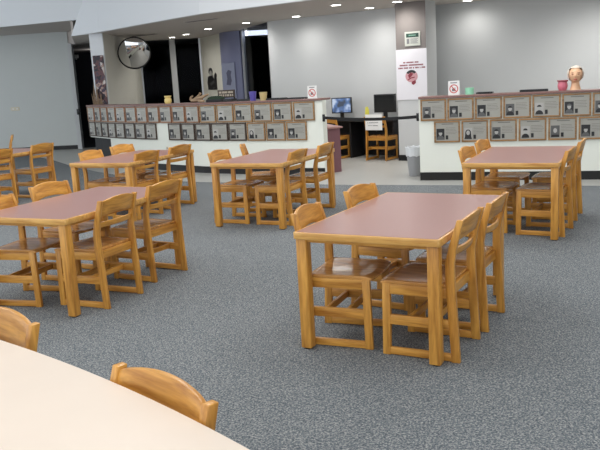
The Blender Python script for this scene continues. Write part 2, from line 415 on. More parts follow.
# troffers in the high ceiling (above the frame)
def area(x, y, z, sx, sy, e, col=(1, .985, .96), rot=(0, 0, 0)):
    L = bpy.data.lights.new('ceiling_lamp', 'AREA'); L.shape = 'RECTANGLE'; L.size = sx; L.size_y = sy; L.energy = e; L.color = col
    o = bpy.data.objects.new('ceiling_lamp', L); COL.objects.link(o); o.location = (x, y, z); o.rotation_euler = rot
for x in (-6, -1.5, 3.0):
    for y in (1.0, 5.5, 10.0):
        area(x, y, ZH-.05, 1.2, 2.4, {1.0: 70, 5.5: 80, 10.0: 120}[y])
for x, y, lab in ((5.0, 13.0, 'unseen round downlight added to brighten the right wall, nearer one'), (6.6, 11.9, 'unseen round downlight added to brighten the right wall, farther one')):
    dup(first, (x, y, ZS), 0, lab)  # added downlights out of view, there to brighten the right wall
    L = bpy.data.lights.new('downlight_bulb', 'SPOT'); L.energy = 150; L.spot_size = radians(172); L.spot_blend = 1; L.shadow_soft_size = .15; L.color = (1, .97, .92)
    o = bpy.data.objects.new('downlight_bulb', L); COL.objects.link(o); o.location = (x, y, ZS-.03)
# fluorescent strip inside the second dark room
t = thing('strip_light', 'lit fluorescent strip light inside the dark room behind the tall window', 'ceiling light', (-.80, 19.25, ZS-.07), radians(0))
bm = B(); box(bm, -.3, .3, -.1, .1, 0, .06); obj('housing', bm, M['trim_white'], t)
bm = B(); box(bm, -.28, .28, -.08, .08, -.11, 0); obj('diffuser', bm, plain('strip_lens', (255, 255, 255), .4, emit=(235, 240, 255), estr=3), t)
W = bpy.data.worlds.new('world'); sc.world = W; W.use_nodes = True
W.node_tree.nodes['Background'].inputs[0].default_value = (.88, .94, 1.0, 1); W.node_tree.nodes['Background'].inputs[1].default_value = 1.75

# ------------------------------------------------------------------ chair
CW = .230
def post_x(z):
    pts = [(0, .215), (.30, .198), (.46, .188), (.58, .187), (.68, .208), (.83, .252)]
    for (z0, a), (z1, b) in zip(pts, pts[1:]):
        if z <= z1: return a+(b-a)*(z-z0)/(z1-z0)
    return .252
ZK = 1.0244
def make_chair(label, loc=(0, 0, 0), rotz=0):
    t = thing('library_chair', label, 'chair', loc, rotz)
    th = .03
    for s in (-1, 1):
        y0, y1 = (CW-th, CW) if s > 0 else (-CW, -CW+th)
        zz = [0, .15, .30, .46, .52, .58, .63, .68, .755, .83]
        wd = [.026, .026, .027, .028, .027, .026, .025, .023, .021, .019]
        pts = [(post_x(z)-w, z) for z, w in zip(zz, wd)]+[(post_x(z)+w, z) for z, w in reversed(list(zip(zz, wd)))]
        bm = B(); prism_y(bm, pts, y0, y1); obj('rear_leg', bm, M['oak_z'], t, bevel=.004)
        bm = B(); prism_y(bm, [(-.24, 0), (-.19, 0), (-.182, .44), (-.232, .44)], y0, y1); obj('front_leg', bm, M['oak_z'], t, bevel=.004)
        ya, yb = y0+.003, y1-.003
        bm = B(); prism_y(bm, [(-.192, .004), (.192, .004), (.192, .048), (-.192, .048)], ya, yb); obj('runner', bm, M['oak_x'], t, bevel=.003)
        bm = B(); box(bm, -.19, .18, ya, yb, .19, .25); obj('side_stretcher', bm, M['oak_x'], t, bevel=.003)
        bm = B(); box(bm, -.186, .165, ya, yb, .375, .437); obj('seat_rail', bm, M['oak_x'], t, bevel=.003)
    bm = B(); box(bm, .160, .182, -CW+th, CW-th, .375, .437); obj('rear_rail', bm, M['oak_y'], t, bevel=.003)
    for x in (-.085, .055):
        bm = B(); box(bm, x, x+.022, -CW+th, CW-th, .2, .242); obj('cross_stretcher', bm, M['oak_y'], t, bevel=.003)
    # scooped plywood seat
    bm = B(); nx, ny = 14, 14; T, Bo = [], []
    for i in range(nx+1):
        u = i/nx; T.append([]); Bo.append([])
        for j in range(ny+1):
            v = -1+2*j/ny
            x0 = -.262+.018*abs(v)**3; x1 = .166
            x = x0+(x1-x0)*u; y = v*(CW-.004)
            dip = -.010*(1-v*v)*sin(pi*min(1, u*1.05))**.8 - (.012*(1-u/.15)**2 if u < .15 else 0)
            T[-1].append(bm.verts.new((x, y, .458+dip))); Bo[-1].append(bm.verts.new((x, y, .4375-(.004 if u < .1 else 0))))
    for i in range(nx):
        for j in range(ny):
            bm.faces.new((T[i][j], T[i+1][j], T[i+1][j+1], T[i][j+1])); bm.faces.new((Bo[i][j], Bo[i][j+1], Bo[i+1][j+1], Bo[i+1][j]))
    for i in range(nx):
        bm.faces.new((T[i][0], Bo[i][0], Bo[i+1][0], T[i+1][0])); bm.faces.new((T[i][ny], T[i+1][ny], Bo[i+1][ny], Bo[i][ny]))
    for j in range(ny):
        bm.faces.new((T[0][j], T[0][j+1], Bo[0][j+1], Bo[0][j])); bm.faces.new((T[nx][j], Bo[nx][j], Bo[nx][j+1], T[nx][j+1]))
    obj('seat', bm, M['oak_seat'], t, bevel=.004)
    ye = CW-th+.002
    bm = B(); board(bm, -ye, ye, 16, lambda q, z: post_x(z)+.026*(1-q*q)-.002, lambda q: .700+.024*(1-q*q), lambda q: .820+.027*(1-q*q), .02)
    obj('crest_rail', bm, M['oak_y'], t, bevel=.004)
    bm = B(); board(bm, -ye, ye, 16, lambda q, z: post_x(z)+.026*(1-q*q)-.002, lambda q: .622, lambda q: .664, .018, rows=1)
    obj('back_slat', bm, M['oak_y'], t, bevel=.003)
    for c in t.children:
        for v in c.data.vertices: v.co.z *= ZK
    return t
chair0 = None
def chair(x, y, rz, label, group=None, w=1.0):
    global chair0
    if chair0 is None:
        chair0 = make_chair(label, (x, y, .002), rz); c = chair0
    else: c = dup(chair0, (x, y, .002), rz, label)
    if group: c['group'] = group
    elif 'group' in c: del c['group']
    return c

# ------------------------------------------------------------------ reading tables
TW, TL, TZ = .934, 1.564, .757
def make_table(label, loc, rz):
    t = thing('reading_table', label, 'table', loc, rz, 'mauve topped oak reading tables')
    def rr(i, c=.012):
        x0, y0, x1, y1 = i, i, TW-i, TL-i
        return [(x0+c, y0), (x1-c, y0), (x1, y0+c), (x1, y1-c), (x1-c, y1), (x0+c, y1), (x0, y1-c), (x0, y0+c)]
    bm = B()
    o_, i_ = rr(0), rr(.017, .008)
    z0, z1 = TZ-.044, TZ-.001
    V = [[bm.verts.new((x, y, z)) for x, y in ring] for ring, z in ((o_, z0), (o_, z1), (i_, z1), (i_, z0))]
    for a, b in zip(V, V[1:]+V[:1]):
        for k in range(8): bm.faces.new((a[k], a[(k+1) % 8], b[(k+1) % 8], b[k]))
    obj('edge_band', bm, M['oak_edge'], t, bevel=.003)
    bm = B(); prism(bm, rr(.0175, .008), TZ-.04, TZ); obj('tabletop', bm, M['mauve'], t)
    ins = .012; w = .07
    for (x, y) in ((ins, ins), (TW-ins-w, ins), (ins, TL-ins-w), (TW-ins-w, TL-ins-w)):
        bm = B(); box(bm, x, x+w, y, y+w, 0.007, TZ-.044); lg = obj('leg', bm, M['oak_z'], t, bevel=.007)
        bm = B(); lathe(bm, [(.026, 0), (.027, .008)], 16, (x+w/2, y+w/2)); obj('glide', bm, M['glide'], lg)
    a = .03
    for nm, bx, m in (('apron', (ins+w, TW-ins-w, a, a+.02), 'oak_x'), ('apron', (ins+w, TW-ins-w, TL-a-.02, TL-a), 'oak_x'),
                      ('apron', (a, a+.02, ins+w, TL-ins-w), 'oak_y'), ('apron', (TW-a-.02, TW-a, ins+w, TL-ins-w), 'oak_y')):
        bm = B(); box(bm, *bx, TZ-.066, TZ-.044); obj(nm, bm, M[m], t)
    return t
T = {  # origin x, y, yaw
 0: (-.05, 4.584, -.501), 1: (-2.568, 5.888, -.431), 2: (-1.013, 8.828, -.446), 3: (1.635, 7.542, -.440), 4: (-2.926, 9.795, -.417), 5: (-5.52, 11.62, -.44)}
TN = {0: 'front centre table', 1: 'front left table', 2: 'middle table before the counter', 3: 'right-hand table before the counter', 4: 'far mid-left table', 5: 'farthest left table'}
TLAB = {0: 'oak table with mauve laminate top, nearest and largest in the centre front', 1: 'oak table with mauve laminate top, front left, cut by the frame',
        2: 'oak table with mauve laminate top, middle, before the right end of the curved counter', 3: 'oak table with mauve laminate top at the right, before the short right counter',
        4: 'oak table with mauve laminate top, mid left, in front of the curved counter', 5: 'oak table with mauve laminate top, farthest left, before the grey wall'}
tab0 = None
for k, (x, y, a) in T.items():
    if tab0 is None: tab0 = make_table(TLAB[k], (x, y, .002), a)
    else: dup(tab0, (x, y, .002), a, TLAB[k])
# (u, v, extra yaw) of chair centres in each table's frame; r = right side, l = left side
CH = {0: {'R near': (.768, .335, 0), 'R far': (.785, .915, 0), 'L near': (.185, .345, 6), 'L far': (.175, 1.19, -4)},
      1: {'R near': (.80, .49, 0), 'R far': (.73, 1.27, -5), 'L near': (.18, .36, 8), 'L far': (.06, 1.08, -3)},
      2: {'R near': (.68, .47, 0), 'R far': (.71, 1.22, 0), 'L near': (.10, .47, 0), 'L far': (.02, 1.28, 25)},
      3: {'R near': (.75, .43, -5), 'R far': (.78, 1.27, -2), 'L near': (.18, .52, -5), 'L far': (.19, 1.28, -5)},
      4: {'R near': (.69, .43, -6), 'R far': (.71, 1.19, -6), 'L near': (.15, .57, 0), 'L far': (.08, 1.34, -6)},
      5: {'R near': (.76, .40, -10), 'R far': (.77, 1.27, -4)}}
for k, d in CH.items():
    x0, y0, a = T[k]
    for nm, (u, v, e) in d.items():
        side, pos = nm.split()
        rz = a+radians(e)+(0 if side == 'R' else pi)
        x = x0+u*cos(a)-v*sin(a); y = y0+u*sin(a)+v*cos(a)
        lab = 'oak chair on the %s side of the %s, %s seat' % ('right' if side == 'R' else 'left', TN[k], 'nearer' if pos == 'near' else 'farther')
        chair(x, y, rz, lab, 'oak library chairs')
chair(-5.86, 15.2, radians(20), 'oak library chair seen edge-on, alone behind the far left table near the grey wall', 'oak library chairs')
# near boat-shaped table
NC = Vector((-5.69, -2.90)); RR = 7.235; ZN = .795
Mv = NC+Vector((cos(pi/4), sin(pi/4)))*RR
hw = .56; hl = 1.45
th_ = math.asin(hl/RR)
ax = Mv-Vector((cos(pi/4), sin(pi/4)))*hw
ptsN = []
for i in range(41):
    a = pi/4+th_-2*th_*i/40; ptsN.append(NC+Vector((cos(a), sin(a)))*RR)
oth = []
nrm = Vector((cos(pi/4), sin(pi/4)))
for p in ptsN[::-1]:
    q = p-ax; oth.append(p-nrm*(2*q.dot(nrm)))
outl = [(p.x-ax.x, p.y-ax.y) for p in ptsN+oth]
t = thing('boat_shaped_table', 'pale cream boat-shaped table top filling the lower left corner', 'table', (ax.x, ax.y, .002))
bm = B(); prism(bm, outl, ZN-.036, ZN-.006); obj('tabletop', bm, M['cream'], t, bevel=.006)
for sg in (-1, 1):
    dx, dy = .7*sg*cos(-pi/4), .7*sg*sin(-pi/4)
    bm = B(); lathe(bm, [(.05, .04), (.05, ZN-.037)], 20, (dx, dy)); pd = obj('pedestal', bm, M['black'], t, smooth=True)
    bm = B(); lathe(bm, [(.27, 0), (.27, .02), (.06, .045)], 28, (dx, dy)); obj('foot_disc', bm, M['black'], pd, smooth=True)
def near_chair(px, py, ang, lab):
    # px,py: centre of the back top
    r = radians(ang); return chair(px-.25*cos(r), py-.25*sin(r), r, lab, 'oak library chairs')
c_ = near_chair(-.436, 2.131, 44, 'oak library chair pushed against the cream table, its whole arched crest showing at bottom')
c_.scale = (1, 1.08, .972)
c_ = near_chair(-1.21, 2.93, 50, 'oak library chair at the cream table cut by the left frame edge')
c_.scale = (1, 1.08, .972)

# ------------------------------------------------------------------ counters with plaques
def catmull(pts, n=4):
    out = []
    for i in range(len(pts)-1):
        p0 = Vector(pts[max(i-1, 0)]); p1 = Vector(pts[i]); p2 = Vector(pts[i+1]); p3 = Vector(pts[min(i+2, len(pts)-1)])
        for j in range(n):
            s = j/n; out.append(tuple(.5*((2*p1)+(-p0+p2)*s+(2*p0-5*p1+4*p2-p3)*s*s+(-p0+3*p1-3*p2+p3)*s**3)))
    out.append(tuple(pts[-1])); return out
PX = [.37, -.01, -.37, -.72, -1.07, -1.41, -1.75, -2.05, -2.35, -2.64, -2.93, -3.21, -3.50, -3.77, -4.02, -4.25, -4.48, -4.72]
PY = [13.10, 13.28, 13.47, 13.69, 13.91, 14.13, 14.37, 14.65, 14.92, 15.21, 15.5, 15.8, 16.09, 16.4, 16.72, 17.06, 17.41, 17.74]
LP = list(zip(PX, PY))
def lpt(s):
    s0 = max(0, min(16, int(math.floor(s)))); f = s-s0
    return (PX[s0]+(PX[s0+1]-PX[s0])*f, PY[s0]+(PY[s0+1]-PY[s0])*f)
HL, HR = 1.31, 1.285
def counter(name, label, front, H, caps, body=None, low_end=None):
    t = thing(name, label, 'counter', (front[0][0], front[0][1], 0))
    ox, oy = front[0]
    loc = lambda P: [(x-ox, y-oy) for x, y in P]
    F = loc(front)
    if low_end:
        bm = B(); ribbon(bm, F[:low_end+1], .14, 0, .58); obj('lower_panel', bm, M['white_panel'], t)
        bm = B(); ribbon(bm, F, .14, .5801, H-.035); obj('upper_panel', bm, M['white_panel'], t)
        bm = B(); ribbon(bm, offset_poly(F[low_end:], .10), .1, 0, .579); obj('recessed_end_panel', bm, M['shelf_dark'], t)['label'] = 'dark recessed panel'
    else:
        bm = B(); ribbon(bm, F, .14, 0, H-.035); obj('front_panel', bm, M['white_panel'], t)
    bm = B(); ribbon(bm, offset_poly(F, -.035), .35, H-.034, H); obj('countertop', bm, M['cap'], t, bevel=.004)
    bF = F[:low_end+1] if low_end else F
    bm = B(); ribbon(bm, offset_poly(bF, -.012), .012, 0, .125); obj('baseboard', bm, M['black_base'], t)
    return t
lfront = [(.485, 13.03)]+LP
# travel reversed so that the thickness falls behind the face
counter('curved_counter', 'long curved white counter with brown mauve ledge, covered by two rows of plaques', lfront[::-1], HL, True) if False else None
def revcounter(name, label, front, H, low=None):
    return counter(name, label, front, H, True, low_end=low)
# our polylines run right-to-left (seen from the camera): left of travel is towards the camera, so use negative thickness through mirrored helper
_rib, _off = ribbon, offset_poly
def ribbon(bm, pts, t, z0, z1, closed=False): return _rib(bm, pts, -t, z0, z1)
def offset_poly(pts, d): return _off(pts, -d)
counter('curved_counter', 'long curved white counter with brown ledge and two rows of plaques', lfront, HL, True, low_end=15)
ribbon, offset_poly = _rib, _off
RA, RB = Vector((1.935, 11.78)), Vector((4.26, 10.91)); RD = (RB-RA).normalized(); RN = Vector((-RD.y, RD.x))
rfront = [tuple(RA-RD*.02), tuple(RA+RD*4.2)]
counter('straight_counter', 'short straight white counter with brown ledge and plaques at right', rfront, HR, True)

def rect(bm, x0, x1, z0, z1, y0, y1): box(bm, x0, x1, y0, y1, z0, z1)
def person_bm(hw_, hair):
    bm = B()
    pts = []
    for i in range(17):
        a = pi*i/16; pts.append((cos(a)*.034, -.048+.034*sin(a)))
    prism_y(bm, pts+[(-.034, -.052), (.034, -.052)], -.0205, -.0192)
    return bm
def head_bm(r=.019, cz=.008):
    bm = B(); prism_y(bm, [(r*.85*cos(2*pi*i/18), cz+r*1.15*sin(2*pi*i/18)) for i in range(18)], -.022, -.0192); return bm
def hair_bm(longh):
    bm = B()
    if longh: pts = [(.026*cos(pi*i/12), .012+.026*sin(pi*i/12)) for i in range(13)]+[(-.03, -.03), (.03, -.03)]
    else: pts = [(.02*cos(pi*i/12), .016+.018*sin(pi*i/12)) for i in range(13)]
    prism_y(bm, pts, -.0212 if longh else -.0225, -.0192); return bm
PROT = {}
def make_plaque(kind, loc, rz, label, group, PW, PH):
    """local: x along the wall, z up, -y towards the room, back at y=0"""
    wd, bg, hd, hr, longh = kind
    key = (kind, PW)
    if key in PROT: return dup(PROT[key], loc, rz, label)
    t = thing('plaque', label, 'plaque', loc, rz, group)
    bm = B(); f = .024
    a = [(-PW/2, -PH/2), (PW/2, -PH/2), (PW/2, PH/2), (-PW/2, PH/2)]; b = [(-PW/2+f, -PH/2+f), (PW/2-f, -PH/2+f), (PW/2-f, PH/2-f), (-PW/2+f, PH/2-f)]
    V = [[bm.verts.new((x, y, z)) for x, z in ring] for ring, y in ((a, -.001), (a, -.026), (b, -.026), (b, -.001))]
    for p, q in zip(V, V[1:]+V[:1]):
        for k in range(4): bm.faces.new((p[k], p[(k+1) % 4], q[(k+1) % 4], q[k]))
    obj('frame', bm, M[wd], t, bevel=.002)
    bm = B(); rect(bm, -PW/2+f, PW/2-f, -PH/2+f, PH/2-f, -.016, -.001); pl = obj('engraved_plate', bm, M['plate'], t)
    cx, cz = -PW/2+f+.072, -.036
    pw = .060
    bm = B(); rect(bm, cx-pw, cx+pw, cz-.084, cz+.084, -.0192, -.0161); ph = obj('portrait_photo', bm, M[bg], t)
    for nm, bb, mm in (('shoulders', person_bm(0, 0), 'photo_d' if bg != 'photo_d' else 'photo_m'), ('hair', hair_bm(longh), hr), ('face', head_bm(), hd)):
        o = obj(nm, bb, M[mm], ph)
        for v in o.data.vertices: v.co.x = cx+v.co.x*1.6; v.co.z = cz+v.co.z*1.6
    bm = B(); rect(bm, cx+pw+.018, cx+pw+.056, cz-.08, cz-.018, -.0192, -.0161); obj('small_photo', bm, M['photo_d'], t)
    bm = B(); rect(bm, -PW*.2, PW*.25, PH/2-f-.028, PH/2-f-.018, -.0168, -.0161)
    for k in range(5):
        w = random.uniform(.8, 1.0); x0 = cx+pw+.02
        rect(bm, x0, x0+(PW/2-f-.012-x0)*w, .055-.022*k, .059-.022*k, -.0168, -.0161)
    obj('inscription', bm, M['ink'], t)
    PROT[key] = t
    return t
KV = [('photo_l', 'photo_l', 'photo_d', False), ('photo_m', 'photo_l', 'photo_d', False), ('photo_d', 'photo_l', 'photo_m', False), ('photo_l', 'photo_l', 'photo_d', True), ('photo_d', 'photo_l', 'photo_d', False), ('photo_m', 'photo_l', 'photo_m', True)]
ords = ['first', 'second', 'third', 'fourth', 'fifth', 'sixth', 'seventh', 'eighth', 'ninth', 'tenth', 'eleventh', 'twelfth', 'thirteenth', 'fourteenth', 'fifteenth', 'sixteenth', 'seventeenth']
def bgname(k): return {'photo_l': 'pale', 'photo_m': 'grey', 'photo_d': 'dark'}[k[0]]
def put_plaque(a, b, z, kindwood, kv, label, group, H=.325, gap=.012, out=0.0):
    a, b = Vector(a), Vector(b)
    # a is left, b right as seen from the room
    d = b-a; c = (a+b)/2; n = Vector((d.y, -d.x)).normalized()
    c = c+n*out
    W_ = round(d.length-gap*2, 2)
    return make_plaque((kindwood,)+kv, (c.x, c.y, z), math.atan2(d.y, d.x), label, group, W_, H)
zU, zLw = HR-.035-.17, HR-.035-.17-.335
seqU = [1, 2, 4, 1, 0, 2, 1]; seqL = [4, 3, 1, 0, 5, 4]
for i in range(7):
    a, b = RA+RD*(.41*i+.0), RA+RD*(.41*(i+1))
    put_plaque(a, b, zU, 'plaque_wood', KV[seqU[i]], 'wood framed plaque, %s from the left, upper row of the right counter' % ords[i], 'plaques on the right counter')
for i in range(6):
    a, b = RA+RD*(.20+.415*i), RA+RD*(.20+.415*(i+1))
    put_plaque(a, b, zLw, 'plaque_wood', KV[seqL[i]], 'wood framed plaque, %s from the left, lower row of the right counter' % ords[i], 'plaques on the right counter')
zU, zLw = HL-.035-.17, HL-.035-.17-.335
random.seed(3)
for i in range(17):
    a, b = lpt(i+1), lpt(i)
    put_plaque(a, b, zU, 'plaque_wood_warm' if i > 5 else 'plaque_wood', KV[[0, 2, 1, 4, 0, 1][i % 6]], 'wood framed plaque, %s from the right, upper row of the curved counter' % ords[i], 'plaques on the curved counter', out=.004)
for i in range(8):
    a, b = lpt(i+1.38), lpt(i+.38)
    put_plaque(a, b, zLw, 'plaque_wood_dark' if i > 2 else 'plaque_wood', KV[[2, 4, 3, 1, 0, 2][i % 6]], 'framed plaque, %s from the right, lower row of the curved counter' % ords[i], 'plaques on the curved counter', out=.004)
for i in range(8):
    s = 9.32+i*.955
    a, b = lpt(s+.955), lpt(s)
    put_plaque(a, b, zLw, 'plaque_wood_dark', KV[[0, 1, 2, 0][i % 4]], 'dark framed plaque, %s left of the gap, lower row of the curved counter' % ords[i], 'plaques on the curved counter', out=.004)

# ------------------------------------------------------------------ things on the right counter
def on_r(s, d=.12, z=HR):
    v = RA+RD*s+RN*d; return (v.x, v.y, z)
rzR = math.atan2(RD.y, RD.x)
def ban_sign(loc, rz, label):
    t = thing('no_food_sign', label, 'sign', loc, rz, 'small prohibition signs on the counters')
    bm = B(); rect(bm, -.085, .085, 0, .215, -.004, .004); obj('card', bm, M['paper'], t)
    bm = B(); n = 32
    V = [[bm.verts.new((r*cos(2*pi*i/n), y, .095+r*sin(2*pi*i/n))) for i in range(n)] for r, y in ((.066, -.0045), (.066, -.006), (.053, -.006), (.053, -.0045))]
    for p, q in zip(V, V[1:]+V[:1]):
        for k in range(n): bm.faces.new((p[k], p[(k+1) % n], q[(k+1) % n], q[k]))
    prism_y(bm, [(-.046, .138), (-.036, .146), (.046, .052), (.036, .044)], -.0072, -.0045)
    obj('red_prohibition_ring', bm, M['red'], t)
    bm = B(); prism_y(bm, [(-.028, .06), (.022, .06), (.022, .115), (.012, .115), (.012, .08), (.004, .08), (.004, .1), (-.028, .1)], -.0058, -.0045); rect(bm, -.05, .05, .178, .192, -.0058, -.0045)
    obj('printed_pictogram', bm, M['grey_ink'], t)
    bm = B(); prism(bm, [(-.07, .004), (.07, .004), (.07, .07), (-.07, .07)], 0, .003); obj('foot', bm, M['paper'], t)
    return t
ban_sign(on_r(.50), rzR, 'white prohibition sign with red circle standing on the right counter beside the mint pot')
def pot(name, label, cat, loc, prof, mat, inner=None):
    t = thing(name, label, cat, loc)
    bm = B(); lathe(bm, prof, 28, cap=False)
    bm.faces.ensure_lookup_table()
    n = 28; bm.verts.ensure_lookup_table(); bm.faces.new([bm.verts[i] for i in range(n)][::-1])
    obj('body', bm, mat, t, smooth=True)
    r, z = prof[len(prof)//2]
    return t
def cup_prof(r0, r1, h, th=.006, lip=0):
    return [(r0, 0), (r0*.6+r1*.4, h*.4), (r1, h*.92), (r1+lip, h), (r1-th, h), (r1-th, h*.9), (r0-th, .01), (.002, .01)]
pot('mint_pot', 'small mint green pot on the right counter next to the prohibition sign', 'pot', on_r(.73, .14), cup_prof(.062, .066, .10), M['mint'])
def tray(loc, rz, L, lab, h=.018, grp='flat black trays on the counters'):
    t = thing('black_tray', lab, 'tray', loc, rz, grp)
    bm = B(); box(bm, -L/2, L/2, -.09, .09, 0, h*.5); obj('base', bm, M['black'], t, bevel=.002)
    bm = B()
    for x0, x1, y0, y1 in ((-L/2, L/2, -.09, -.082), (-L/2, L/2, .082, .09), (-L/2, -L/2+.008, -.082, .082), (L/2-.008, L/2, -.082, .082)): box(bm, x0, x1, y0, y1, h*.5, h*1.4)
    obj('rim', bm, M['black'], t)
tray(on_r(.95, .2), rzR, .24, 'flat black tray on the right counter beside the mint pot')
tray(on_r(1.66, .2), rzR, .40, 'flat black tray in the middle of the right counter, left of the pink pot', .022)
t = thing('pink_pot', 'round pink glazed pot on the right counter beside the mannequin head', 'pot', on_r(2.06, .13))
bm = B(); lathe(bm, [(.048, 0), (.066, .03), (.072, .07), (.064, .108), (.062, .12)], 28); obj('body', bm, M['pink'], t, smooth=True)
bm = B(); lathe(bm, [(.062, .12), (.078, .132), (.08, .146), (.066, .146), (.06, .13)], 28); obj('rim', bm, plain('dark_pink_rim', (176, 92, 104), .4), t, smooth=True)
# mannequin head
t = thing('mannequin_head', 'peach mannequin head with pale cap and painted face on the right counter', 'mannequin head', on_r(2.235, .13), rzR)
t.scale = (1.18, 1.12, 1.02)
def headfn(u, p):
    # u unit sphere; face towards -y
    if u.z < 0: p.x *= 1-.22*(-u.z); p.y = p.y*(1-.12*(-u.z))
    if u.y < -.5 and abs(u.x) < .3:
        g = math.exp(-((u.x/.13)**2))*math.exp(-(((u.z+.08)/.16)**2)); p.y -= .022*g
        g = math.exp(-((u.x/.22)**2))*math.exp(-(((u.z+.62)/.14)**2)); p.y -= .010*g
    if u.y < -.3:
        for s in (-1, 1):
            g = math.exp(-(((u.x-.38*s)/.16)**2))*math.exp(-(((u.z-.12)/.10)**2)); p.y += .010*g
    return p
bm = B(); ellipsoid(bm, (0, 0, .205), (.082, .095, .115), 36, 28, headfn)
lathe(bm, [(.066, 0), (.062, .02), (.05, .06), (.046, .10), (.05, .15)], 28, (0, .012)); hd = obj('head', bm, M['skin'], t, smooth=True)
bm = B()
ellipsoid(bm, (0, .012, .222), (.098, .1, .116), 32, 24)
for v in list(bm.verts):
    if v.co.y < -.03 and abs(v.co.x) < .070 and v.co.z < .295 and v.co.z > .12: bm.verts.remove(v)
obj('cap', bm, M['skin_pale'], t, smooth=True)
bm = B()
for s in (-1, 1):
    ellipsoid(bm, (s*.033, -.083, .218), (.015, .006, .006), 10, 8)
    ellipsoid(bm, (s*.034, -.082, .24), (.02, .006, .0035), 10, 8)
    ellipsoid(bm, (s*.083, .0, .205), (.01, .018, .028), 10, 8)
obj('painted_eyes', bm, M['brown_paint'], t, smooth=True)
bm = B(); ellipsoid(bm, (0, -.092, .148), (.022, .009, .008), 12, 8); obj('lips', bm, plain('lips', (196, 96, 88), .4), t, smooth=True)

# ------------------------------------------------------------------ things on the curved counter
def on_l(s, d=.12, z=HL):
    a, b = Vector(lpt(s+.3)), Vector(lpt(s-.3)) if s >= .3 else Vector(lpt(0))
    dr = (b-a).normalized(); n = Vector((-dr.y, dr.x)); v = Vector(lpt(s))+n*d
    return (v.x, v.y, z), math.atan2(dr.y, dr.x)
P, rz = on_l(.21, .10); ban_sign(P, rz, 'white prohibition sign with red circle standing at the right end of the curved counter')
P, rz = on_l(1.0, .2); tray(P, rz, .34, 'flat black tray on the curved counter left of the prohibition sign')
P, rz = on_l(2.05, .2); tray(P, rz, .34, 'flat black tray on the curved counter right of the tan cup', .022)
P, rz = on_l(3.7, .22); tray(P, rz, .3, 'flat black tray on the curved counter left of the purple cup', .024)
P, rz = on_l(4.75, .24); tray(P, rz, .26, 'flat black tray on the curved counter beside the green box', .034)
P, rz = on_l(2.62, .12); pot('tan_cup', 'tan ceramic cup on the curved counter right of the purple cup', 'cup', P, cup_prof(.056, .07, .145), M['tan'])
P, rz = on_l(3.17, .12); pot('purple_cup', 'purple ceramic cup on the curved counter left of the tan cup', 'cup', P, cup_prof(.052, .068, .165), M['purple'])
P, rz = on_l(8.65, .12)
t = thing('ceramic_jar', 'small cream yellow jar on the curved counter in front of the dark windows', 'jar', P)
bm = B(); lathe(bm, [(.055, 0), (.072, .03), (.07, .085), (.05, .11), (.052, .12)], 24); obj('body', bm, M['yellow_jar'], t, smooth=True)
bm = B(); lathe(bm, [(.066, .12), (.07, .135), (.066, .15)], 24); obj('lid', bm, M['yellow_jar'], t, smooth=True)
# driftwood
P, rz = on_l(6.35, .14)
t = thing('driftwood_piece', 'bleached forked driftwood piece lying on the curved counter before the dark window', 'driftwood', P, rz)
bm = B(); tube(bm, [(-.24, 0, .045), (-.12, .02, .05), (.02, .0, .075), (.14, -.02, .11), (.26, 0, .15)], [.03, .042, .04, .03, .016], 10); obj('trunk', bm, M['driftwood'], t, smooth=True)
bm = B(); tube(bm, [(-.2, .03, .06), (-.1, .03, .1), (-.02, .02, .14), (.01, .02, .17)], [.022, .024, .02, .028], 10); obj('branch', bm, M['driftwood'], t, smooth=True)
bm = B(); tube(bm, [(-.26, -.01, .05), (-.25, 0, .1), (-.2, .01, .13)], [.02, .02, .014], 8); obj('branch', bm, M['driftwood'], t, smooth=True)
bm = B(); tube(bm, [(-.05, .0, .04), (.06, -.03, .03), (.16, -.03, .03)], [.02, .03, .02], 8); obj('branch', bm, M['driftwood'], t, smooth=True)
# green dark box + name board behind it
P, rz = on_l(5.4, .2)
t = thing('green_lined_box', 'low dark box with green lining on the curved counter below the framed name board', 'box', P, rz)
bm = B(); box(bm, -.19, .19, -.07, .07, 0, .05); obj('base', bm, M['shelf_dark'], t, bevel=.003)
bm = B(); n = 16; prism_y(bm, [(-.17, .051)]+[(.17*cos(pi-pi*i/n), .051+.06*sin(pi*i/n)) for i in range(1, n)]+[(.17, .051)], -.06, .06); obj('lining', bm, M['greenplant'], t)
# name board on the white wall
def wall_item(a, b, s, z): pass
wa, wb = Vector((-2.56, 22.4)), Vector((-1.86, 20.8)); wd_ = (wb-wa).normalized(); wn = Vector((wd_.y, -wd_.x)); rzW = math.atan2(wd_.y, wd_.x)
def on_w(s, out=.01): v = wa+wd_*s-wn*0+Vector((wd_.y, -wd_.x))*out; return v
# board hangs on stand just behind the counter
P, rz = on_l(5.05, .34)
t = thing('framed_name_board', 'wide brown framed board with pale lettering panel behind the curved counter', 'sign', (P[0], P[1], 0), rz)
bm = B(); box(bm, -.2, .2, -.01, .01, 1.38, 1.52); obj('frame', bm, M['plaque_wood_dark'], t)
bm = B()
for r_, z_ in ((0, 1.475), (1, 1.42)):
    x = -.165
    while x < .15:
        w = random.choice((.02, .026, .03)); box(bm, x, x+w, -.013, -.0101, z_-.018, z_+.018); x += w+random.choice((.007, .007, .02))
obj('pale_lettering', bm, plain('pale_lettering', (190, 178, 160), .5), t)
bm = B(); box(bm, -.18, -.16, .0101, .03, 0, 1.5); box(bm, .16, .18, .0101, .03, 0, 1.5); obj('stand', bm, M['shelf_dark'], t)
